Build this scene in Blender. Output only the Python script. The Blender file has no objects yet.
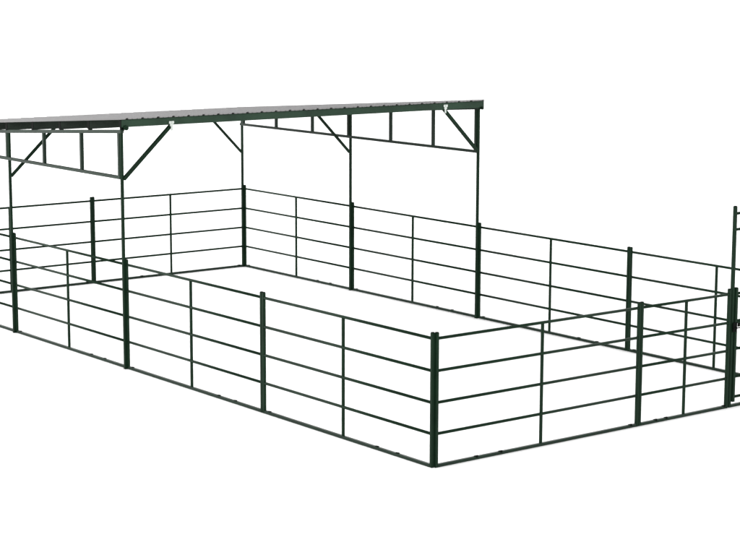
import bpy, bmesh, math, random
from mathutils import Vector, Matrix
random.seed(4)
scene = bpy.context.scene
col = scene.collection
W = 6.967            # pen width
PITCH = 3.6          # side panel pitch
ROOF_Y0, ROOF_Y1 = 7.2, 14.4
SLOPE = 0.0745
ROOF_Z = 3.742       # top of the purlins at the high (front) edge

# ------------------------------------------------------------------ materials
def powder_coat(name, base, rough=0.42, spec=0.25, bump=0.0, scale=180.0, metal=0.0, var=0.25):
    m = bpy.data.materials.new(name); m.use_nodes = True
    nt = m.node_tree; b = nt.nodes['Principled BSDF']
    tc = nt.nodes.new('ShaderNodeTexCoord')
    n1 = nt.nodes.new('ShaderNodeTexNoise'); n1.inputs['Scale'].default_value = 2.3; n1.inputs['Detail'].default_value = 6
    n2 = nt.nodes.new('ShaderNodeTexNoise'); n2.inputs['Scale'].default_value = scale; n2.inputs['Detail'].default_value = 2
    nt.links.new(tc.outputs['Object'], n1.inputs['Vector']); nt.links.new(tc.outputs['Object'], n2.inputs['Vector'])
    r = nt.nodes.new('ShaderNodeValToRGB')
    r.color_ramp.elements[0].position = 0.3; r.color_ramp.elements[1].position = 0.7
    r.color_ramp.elements[0].color = tuple(c*(1-var) for c in base) + (1,)
    r.color_ramp.elements[1].color = tuple(c*(1+var) for c in base) + (1,)
    nt.links.new(n1.outputs['Fac'], r.inputs['Fac']); nt.links.new(r.outputs['Color'], b.inputs['Base Color'])
    mr = nt.nodes.new('ShaderNodeMapRange')
    mr.inputs['To Min'].default_value = rough-0.02; mr.inputs['To Max'].default_value = rough+0.03
    nt.links.new(n1.outputs['Fac'], mr.inputs['Value']); nt.links.new(mr.outputs['Result'], b.inputs['Roughness'])
    bp = nt.nodes.new('ShaderNodeBump'); bp.inputs['Strength'].default_value = bump; bp.inputs['Distance'].default_value = 0.002
    nt.links.new(n2.outputs['Fac'], bp.inputs['Height']); nt.links.new(bp.outputs['Normal'], b.inputs['Normal'])
    b.inputs['Specular IOR Level'].default_value = spec
    b.inputs['Metallic'].default_value = metal
    return m
GREEN = powder_coat('green_powder_coat', (0.0036, 0.0135, 0.0062), rough=0.58, spec=0.07)
TRUSS = powder_coat('truss_green_coat', (0.0056, 0.0150, 0.0086), rough=0.42, spec=0.13)
FASCIA = powder_coat('purlin_green_coat', (0.0105, 0.0265, 0.0150), rough=0.5, spec=0.12)
INNER = powder_coat('shaded_purlin_coat', (0.020, 0.028, 0.022), rough=0.55, spec=0.08)  # inner purlins: neutral tone of roof shade and reflection put into the colour
DARK = powder_coat('dark_fittings', (0.0012, 0.0020, 0.0014), rough=0.6, spec=0.03)
SHEET = powder_coat('grey_roof_sheet', (0.100, 0.098, 0.099), rough=0.5, spec=0.2, var=0.06, scale=60)
ZINC = powder_coat('pale_zinc_bracket', (0.36, 0.39, 0.365), rough=0.45, spec=0.3, var=0.08)
WHITE = powder_coat('white_floor', (0.93, 0.93, 0.93), rough=0.8, spec=0.0, bump=0.0, var=0.01)

# ------------------------------------------------------------------ shapes
def box(bm, c, s, bevel=0.0):
    r = bmesh.ops.create_cube(bm, size=1.0)
    vs = r['verts']
    bmesh.ops.scale(bm, vec=Vector(s), verts=vs); bmesh.ops.translate(bm, vec=Vector(c), verts=vs)
    if bevel:
        es = list({e for v in vs for e in v.link_edges})
        bmesh.ops.bevel(bm, geom=es, offset=bevel, segments=2, affect='EDGES', clamp_overlap=True)
def bar(bm, a, b, w, h, bevel=0.003, up=Vector((0, 0, 1))):
    """square tube between two points: w across, h along 'up'"""
    a, b = Vector(a), Vector(b); d = b-a; L = d.length; d.normalize()
    if abs(d.dot(up)) > 0.95: up = Vector((0, 1, 0))
    s = d.cross(up).normalized(); u = s.cross(d).normalized()
    M = Matrix((s, d, u)).transposed().to_4x4(); M.translation = (a+b)/2
    r = bmesh.ops.create_cube(bm, size=1.0); vs = r['verts']
    bmesh.ops.scale(bm, vec=(w, L, h), verts=vs)
    if bevel:
        es = list({e for v in vs for e in v.link_edges})
        rr = bmesh.ops.bevel(bm, geom=es, offset=bevel, segments=2, affect='EDGES')
        vs = list({v for f in rr['faces'] for v in f.verts} | {v for v in vs if v.is_valid})
    bmesh.ops.transform(bm, matrix=M, verts=[v for v in vs if v.is_valid])
def tube(bm, a, b, r, n=16):
    a, b = Vector(a), Vector(b); d = b-a; L = d.length
    q = Vector((0, 0, 1)).rotation_difference(d.normalized())
    M = Matrix.Translation((a+b)/2) @ q.to_matrix().to_4x4()
    bmesh.ops.create_cone(bm, cap_ends=True, segments=n, radius1=r, radius2=r, depth=L, matrix=M)
def link(name, bm, mat, parent=None, loc=None, smooth=False):
    me = bpy.data.meshes.new(name); bmesh.ops.recalc_face_normals(bm, faces=bm.faces[:])
    bm.to_mesh(me); bm.free(); me.materials.append(mat)
    if smooth:
        for p in me.polygons: p.use_smooth = len(p.vertices) == 4
    o = bpy.data.objects.new(name, me); col.objects.link(o)
    if parent: o.parent = parent
    if loc: o.location = loc
    return o
def thing(name, label, cat, loc=(0, 0, 0), rz=0.0, group=None):
    o = bpy.data.objects.new(name, None); o.empty_display_size = 0.3; col.objects.link(o)
    o.location = loc; o.rotation_euler = (0, 0, rz); o['label'] = label; o['category'] = cat
    if group: o['group'] = group
    return o
def copy_tree(o, parent=None):
    c = o.copy(); col.objects.link(c)
    if parent: c.parent = parent
    for ch in list(o.children): copy_tree(ch, c)
    return c

# ------------------------------------------------------------------ the setting
bm = bmesh.new()
bmesh.ops.create_grid(bm, x_segments=8, y_segments=8, size=600)
g = link('ground', bm, WHITE, loc=(0, 0, -0.003)); g['kind'] = 'structure'

# ------------------------------------------------------------------ livestock fence panels
RAILS = (1.585, 1.190, 0.800, 0.415)
ST, RR = 0.041, 0.0190
def stile(x, z0=0.0, z1=1.655, s=ST, parent=None, name='stile', mat=GREEN):
    b = bmesh.new(); bar(b, (x, 0, z0), (x, 0, z1), s, s, 0.003)
    return link(name, b, mat, parent)
def make_panel(length):
    """panel along local +X, starting at 0"""
    t = thing('fence_panel', '', 'fence panel', group='green five-rail livestock fence panels round the pen')
    a, e = ST/2+0.001, length-ST/2-0.001
    for x in (a, e):
        s = stile(x, parent=t)
        b = bmesh.new(); box(b, (x, 0, 1.659), (ST-0.006, ST-0.006, 0.008), 0.002)
        link('end_cap', b, DARK, s)
    for z in RAILS:
        b = bmesh.new(); tube(b, (a+ST/2, 0, z), (e-ST/2, 0, z), RR); link('rail', b, GREEN, t, smooth=True)
        # weld collars where rail meets stile
    b = bmesh.new(); bar(b, (a+ST/2, 0, 0.02), (e-ST/2, 0, 0.02), 0.04, 0.04, 0.003); link('base_rail', b, TRUSS, t)
    m = length/2
    b = bmesh.new(); bar(b, (m, 0, 0.04), (m, 0, 1.598), 0.033, 0.033, 0.003)
    link('middle_upright', b, GREEN, t)
    fr = (0.255, 0.845) if length > 3 else (0.30, 0.62)
    for x in (length*0.19, length*0.305, length*0.96):
        b = bmesh.new()
        box(b, (x, -0.002, 0.0440), (0.062, 0.024, 0.006), 0.002)
        box(b, (x, -0.0215, 0.034), (0.03, 0.003, 0.024), 0.001)
        link('ground_clip', b, DARK, t)
    return t
def place(proto, loc, rz, label, first=[]):
    o = proto if proto.name not in first else copy_tree(proto)
    first.append(proto.name)
    o.location = loc; o.rotation_euler = (0, 0, rz); o['label'] = label
    return o
side = make_panel(PITCH-0.004)
N = math.pi/2
left_labels = [
 'fence panel on the left side nearest the viewer, ending at the front corner',
 'left side fence panel, second from the front corner, reaching the first shelter post',
 'left side fence panel standing between the two visible left shelter posts',
 'left side fence panel cut by the photo edge beyond the second shelter post']
for i, l in enumerate(left_labels):
    place(side, (-0.004, 0.003+i*PITCH, 0), N, l)
right_labels = [
 'right long side fence panel seen behind the gate, cut by the right edge',
 'right long side fence panel just outside the roof, beside the front right shelter post',
 'right long side fence panel under the deep front half of the roof truss',
 'right long side fence panel under the roof, reaching the back corner']
for i, l in enumerate(right_labels):
    place(side, (W+0.004, 0.003+i*PITCH, 0), N, l)
f1 = make_panel(3.478)
place(f1, (0.018, -0.002, 0), 0, 'wide front end fence panel starting at the corner nearest the viewer')
f1b = copy_tree(f1); f1b.location = (-0.01+0.02, 14.402, 0); f1b['label'] = 'back end fence panel cut by the left edge, left of the thick rear upright'
f2 = copy_tree(f1); f2.location = (3.478+0.012, 14.402, 0); f2['label'] = 'back end fence panel between the thick rear upright and the back corner'
half = make_panel(1.738)
place(half, (3.499, -0.002, 0), 0, 'narrow half-width front end fence panel next to the gate')

# ------------------------------------------------------------------ tall walk-through gate frame
GX0, GX1 = 5.278, W-0.055
t = thing('gate_frame', 'tall green gate frame rising above the fence, with double header rails', 'gate frame', (GX0, 0, 0))
for x in (0, GX1-GX0):
    p = stile(x, 0, 2.785, 0.044, t, 'post')
    b = bmesh.new(); box(b, (x, 0, 2.789), (0.034, 0.034, 0.008), 0.002); link('end_cap', b, DARK, p)
for z in (2.687, 2.468):
    b = bmesh.new(); tube(b, (0.02, 0, z), (GX1-GX0-0.02, 0, z), RR); link('header_rail', b, GREEN, t, smooth=True)
b = bmesh.new(); bar(b, (0.02, 0, 0.02), (GX1-GX0-0.02, 0, 0.02), 0.04, 0.04, 0.003); link('threshold_bar', b, TRUSS, t)

# gate leaf, hung in that frame
HX0, HX1 = 5.338, W-0.125
t = thing('pen_gate', 'green five-rail pen gate hung clear of the ground inside the tall frame at right', 'gate', (HX0, -0.012, 0))
GW = HX1-HX0
for x in (0, GW):
    p = stile(x, 0.075, 1.662, 0.046, t, 'stile')
    b = bmesh.new(); box(b, (x, 0, 1.666), (0.038, 0.038, 0.008), 0.002); link('end_cap', b, DARK, p)
for z in (1.585, 1.205, 0.815, 0.425, 0.142):
    b = bmesh.new(); tube(b, (0.02, 0, z), (GW-0.02, 0, z), RR); link('rail', b, GREEN, t, smooth=True)
b = bmesh.new(); bar(b, (GW/2, 0, 0.155), (GW/2, 0, 1.598), 0.028, 0.028, 0.003); link('middle_upright', b, GREEN, t)
b = bmesh.new()
box(b, (-0.03, -0.026, 1.125), (0.085, 0.008, 0.13), 0.002)
box(b, (0.045, -0.030, 1.150), (0.05, 0.012, 0.05), 0.003)
tube(b, (-0.075, -0.036, 1.11), (0.10, -0.036, 1.11), 0.008, 12)
latch = link('latch', b, DARK, t)
b = bmesh.new()
for k in range(20):
    a0, a1 = 2*math.pi*k/20, 2*math.pi*(k+1)/20
    tube(b, (0.095+0.03*math.cos(a0), -0.036, 1.085+0.03*math.sin(a0)), (0.095+0.03*math.cos(a1), -0.036, 1.085+0.03*math.sin(a1)), 0.004, 8)
link('pull_ring', b, ZINC, latch)
for z in (0.35, 1.35):
    b = bmesh.new(); tube(b, (GW+0.033, 0.0, z-0.05), (GW+0.033, 0.0, z+0.05), 0.011, 12)
    box(b, (GW+0.024, -0.022, z), (0.05, 0.005, 0.05), 0.001); link('hinge', b, DARK, t)

# ------------------------------------------------------------------ mono-pitch field shelter
sh = thing('field_shelter', 'open field shelter with grey ribbed sloping roof on thin green posts', 'field shelter', (0, ROOF_Y0, 0))
def zr(y): return ROOF_Z - SLOPE*y            # purlin top at local y
def zc(y, lx=0.0): return (3.572 if lx < 1 else 3.630) - (0.0672 if lx < 1 else 0.0742)*y   # top chord centre
LEG, TM = 0.041, 0.051
legx = (-0.040, W-0.036)
for lx in legx:
    for i in range(3):
        y = i*PITCH
        b = bmesh.new(); bar(b, (lx, y+0.0, 0.0), (lx, y+0.0, zc(y, lx)-0.020), LEG, LEG, 0.003)
        lg = link('post', b, GREEN, sh)
        b = bmesh.new(); box(b, (lx, y, 0.002), (0.05, 0.056, 0.004), 0.001); 
        link('foot_plate', b, DARK, lg)
# side trusses
for lx in legx:
    b = bmesh.new()
    bar(b, (lx, -0.03, zc(-0.03, lx)), (lx, 7.27, zc(7.27, lx)), TM, TM, 0.003)
    bar(b, (lx, 0.05, 2.885), (lx, 7.25, 2.885), TM-0.002, TM-0.004, 0.003)
    tr = link('truss', b, TRUSS, sh)
    for k in range(7):
        y = 1.2*k
        w = 0.056 if k in (0, 3, 6) else 0.050
        if k in (0, 3): y += 0.050
        if k == 6: y -= 0.050
        z0 = 2.885+TM/2-0.002 if k != 0 else 2.862
        b = bmesh.new(); bar(b, (lx, y, z0), (lx, y, zc(y, lx)-TM/2+0.001), w, w, 0.003)
        link('truss_upright', b, TRUSS, tr)
# purlins: C channels, web to the front
def purlin(y, front=False):
    h = 0.110 if front else 0.126; fl = 0.055; th = 0.004
    x0, x1 = -0.062, W+0.036
    z1 = zr(y); z0 = z1-h
    b = bmesh.new()
    box(b, ((x0+x1)/2, y+th/2, (z0+z1)/2), (x1-x0, th, h), 0.001)
    for z in (z0+th/2, z1-th/2-0.0005):
        box(b, ((x0+x1)/2, y+th+fl/2, z), (x1-x0, fl-0.0005, th), 0)
    for z in (z0+0.012, z1-0.013):
        box(b, ((x0+x1)/2, y+fl+0.001, z), (x1-x0, 0.003, 0.016), 0)
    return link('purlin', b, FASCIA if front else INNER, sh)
for k in range(9):
    y = k*0.9
    if k == 0: y = -0.045
    if k == 8: y = 7.19
    pu = purlin(y, k == 0)
    for lx in legx[:1]:                   # packing cleats from chord to purlin
        b = bmesh.new()
        zt = zr(y)-(0.110 if k == 0 else 0.126); zb = zc(y)+TM/2
        box(b, (lx, y+0.030, (zt+zb)/2-0.003), (0.040, 0.046, zt-zb+0.002), 0.002)
        box(b, (lx+ (0.03 if lx < 1 else -0.03), y+0.036, zb+0.03), (0.005, 0.05, 0.11), 0.001)
        link('cleat', b, DARK, pu)
    for x, in ((-0.0655,), (W+0.0395,)):   # flat plates closing the channel ends
        b = bmesh.new(); h = 0.110 if k == 0 else 0.126
        box(b, (x, y+0.029, zr(y)-h/2), (0.006, 0.062, h+0.002), 0.001)
        link('end_plate', b, DARK, pu)
    if k == 0:                            # rounded lugs closing the front beam on both posts
        for x, sx in ((0.005, 1), (W-0.012, -1)):
            b = bmesh.new(); tube(b, (x, y-0.004, 3.628), (x, y-0.036, 3.628), 0.037 if sx > 0 else 0.025, 24)
            tube(b, (x, y-0.036, 3.628), (x, y-0.046, 3.628), 0.014, 6)
            link('end_lug', b, GREEN, pu)
# knee braces
def brace(y, zb, zt, s, bracket):
    xa = (legx[0]+0.02) if s > 0 else (legx[1]-0.02)
    xb = 0.815 if s > 0 else W-0.835
    b = bmesh.new(); w = 0.051
    bar(b, (xa, y, zb), (xb, y, zt), w if bracket else 0.043, w if bracket else 0.043, 0.003, up=Vector((0, 1, 0)))
    br = link('knee_brace', b, GREEN, sh)
    if bracket:
        b = bmesh.new(); yf = y-0.045
        x = xb-0.02*s
        box(b, (x, yf, zt+0.042), (0.088, 0.012, 0.040), 0.003)
        box(b, (x+0.0*s, yf, zt+0.005), (0.056, 0.0125, 0.036), 0.003)
        box(b, (x+0.004*s, yf-0.001, zt-0.045), (0.032, 0.014, 0.070), 0.003)
        tube(b, (x, yf-0.006, zt+0.042), (x, yf-0.014, zt+0.042), 0.012, 6)
        o = link('fixing_bracket', b, ZINC, br); o['label'] = 'pale zinc T-shaped bracket'
for i, br in ((0, True), (1, False), (2, False)):
    y = i*PITCH
    top = zr(y)-0.108
    for s in (1, -1):
        dz = 0.028 if (i == 0 and s < 0) else 0.0
        brace(y-0.012 if i == 0 else y, top-0.77+dz, top-0.005+dz if i == 0 else top, s, br)
# ribbed roof sheet
def roof_sheet():
    b = bmesh.new()
    prof = []                                    # trapezoid ribs every 0.267 m with a small swage between
    x = -0.085; pitch = 0.2672; first = 0.019
    prof.append((x, 0.0))
    n = 0
    while True:
        c = first + n*pitch
        if c > W+0.03: break
        prof += [(c-0.030, 0), (c-0.014, 0.019), (c+0.014, 0.019), (c+0.030, 0)]
        for q in (0.333, 0.667):
            m = c+pitch*q
            if m+0.012 < W+0.04: prof += [(m-0.011, 0), (m-0.004, 0.006), (m+0.004, 0.006), (m+0.011, 0)]
        n += 1
    prof = [p for p in prof if p[0] >= -0.085]
    if prof[-1][0] < W+0.045: prof.append((W+0.045, 0))
    ys = [-0.075 + (7.4+0.075)*k/14 for k in range(15)]
    rows = []
    for y in ys:
        rows.append([b.verts.new((px, y, zr(y)+0.004+pz)) for px, pz in prof])
    for r0, r1 in zip(rows, rows[1:]):
        for i in range(len(prof)-1):
            b.faces.new((r0[i], r0[i+1], r1[i+1], r1[i]))
    o = link('roof_sheet', b, SHEET, sh)
    md = o.modifiers.new('thickness', 'SOLIDIFY'); md.thickness = 0.0025; md.offset = 1
    return o
rs = roof_sheet()
# ------------------------------------------------------------------ camera (fitted to the photograph)
yaw, pit, rol = math.radians(37.773), math.radians(9.2503), math.radians(0.1488)
F = Vector((math.sin(yaw)*math.cos(pit), math.cos(yaw)*math.cos(pit), -math.sin(pit)))
R = Vector((math.cos(yaw), -math.sin(yaw), 0)); U = R.cross(F)
R2 = R*math.cos(rol)+U*math.sin(rol); U2 = -R*math.sin(rol)+U*math.cos(rol)
cd = bpy.data.cameras.new('camera'); cam = bpy.data.objects.new('camera', cd); col.objects.link(cam)
M = Matrix((R2, U2, -F)).transposed().to_4x4(); M.translation = (-14.0606, -16.8897, 5.9009)
cam.matrix_world = M
cd.sensor_width = 36; cd.lens = 91.24; cd.clip_end = 2000
scene.camera = cam

# ------------------------------------------------------------------ light: white surround and one large soft lamp
w = bpy.data.worlds.new('World'); scene.world = w; w.use_nodes = True
bg = w.node_tree.nodes['Background']; bg.inputs['Color'].default_value = (1, 1, 1, 1); bg.inputs['Strength'].default_value = 3.4
nt = w.node_tree                                   # added gradient, bright low and dim overhead, to light ground under the roof
tc = nt.nodes.new('ShaderNodeTexCoord'); sx = nt.nodes.new('ShaderNodeSeparateXYZ'); rp = nt.nodes.new('ShaderNodeValToRGB')
rp.color_ramp.elements[0].position = 0.50; rp.color_ramp.elements[0].color = (1, 1, 1, 1)
rp.color_ramp.elements[1].position = 0.72; rp.color_ramp.elements[1].color = (0.12, 0.12, 0.12, 1)
nt.links.new(tc.outputs['Generated'], sx.inputs[0]); nt.links.new(sx.outputs['Z'], rp.inputs['Fac']); nt.links.new(rp.outputs['Color'], bg.inputs['Color'])
ld = bpy.data.lights.new('softbox', 'AREA'); ld.shape = 'RECTANGLE'; ld.size = 14; ld.size_y = 10; ld.energy = 14000
lo = bpy.data.objects.new('softbox', ld); col.objects.link(lo)
lo.location = (-24, 42, 18)
lo.rotation_euler = (Vector((2, 6, 1.5))-lo.location).to_track_quat('-Z', 'Y').to_euler()

scene.view_settings.view_transform = 'Standard'; scene.view_settings.look = 'None'
scene.view_settings.exposure = 0; scene.view_settings.gamma = 1
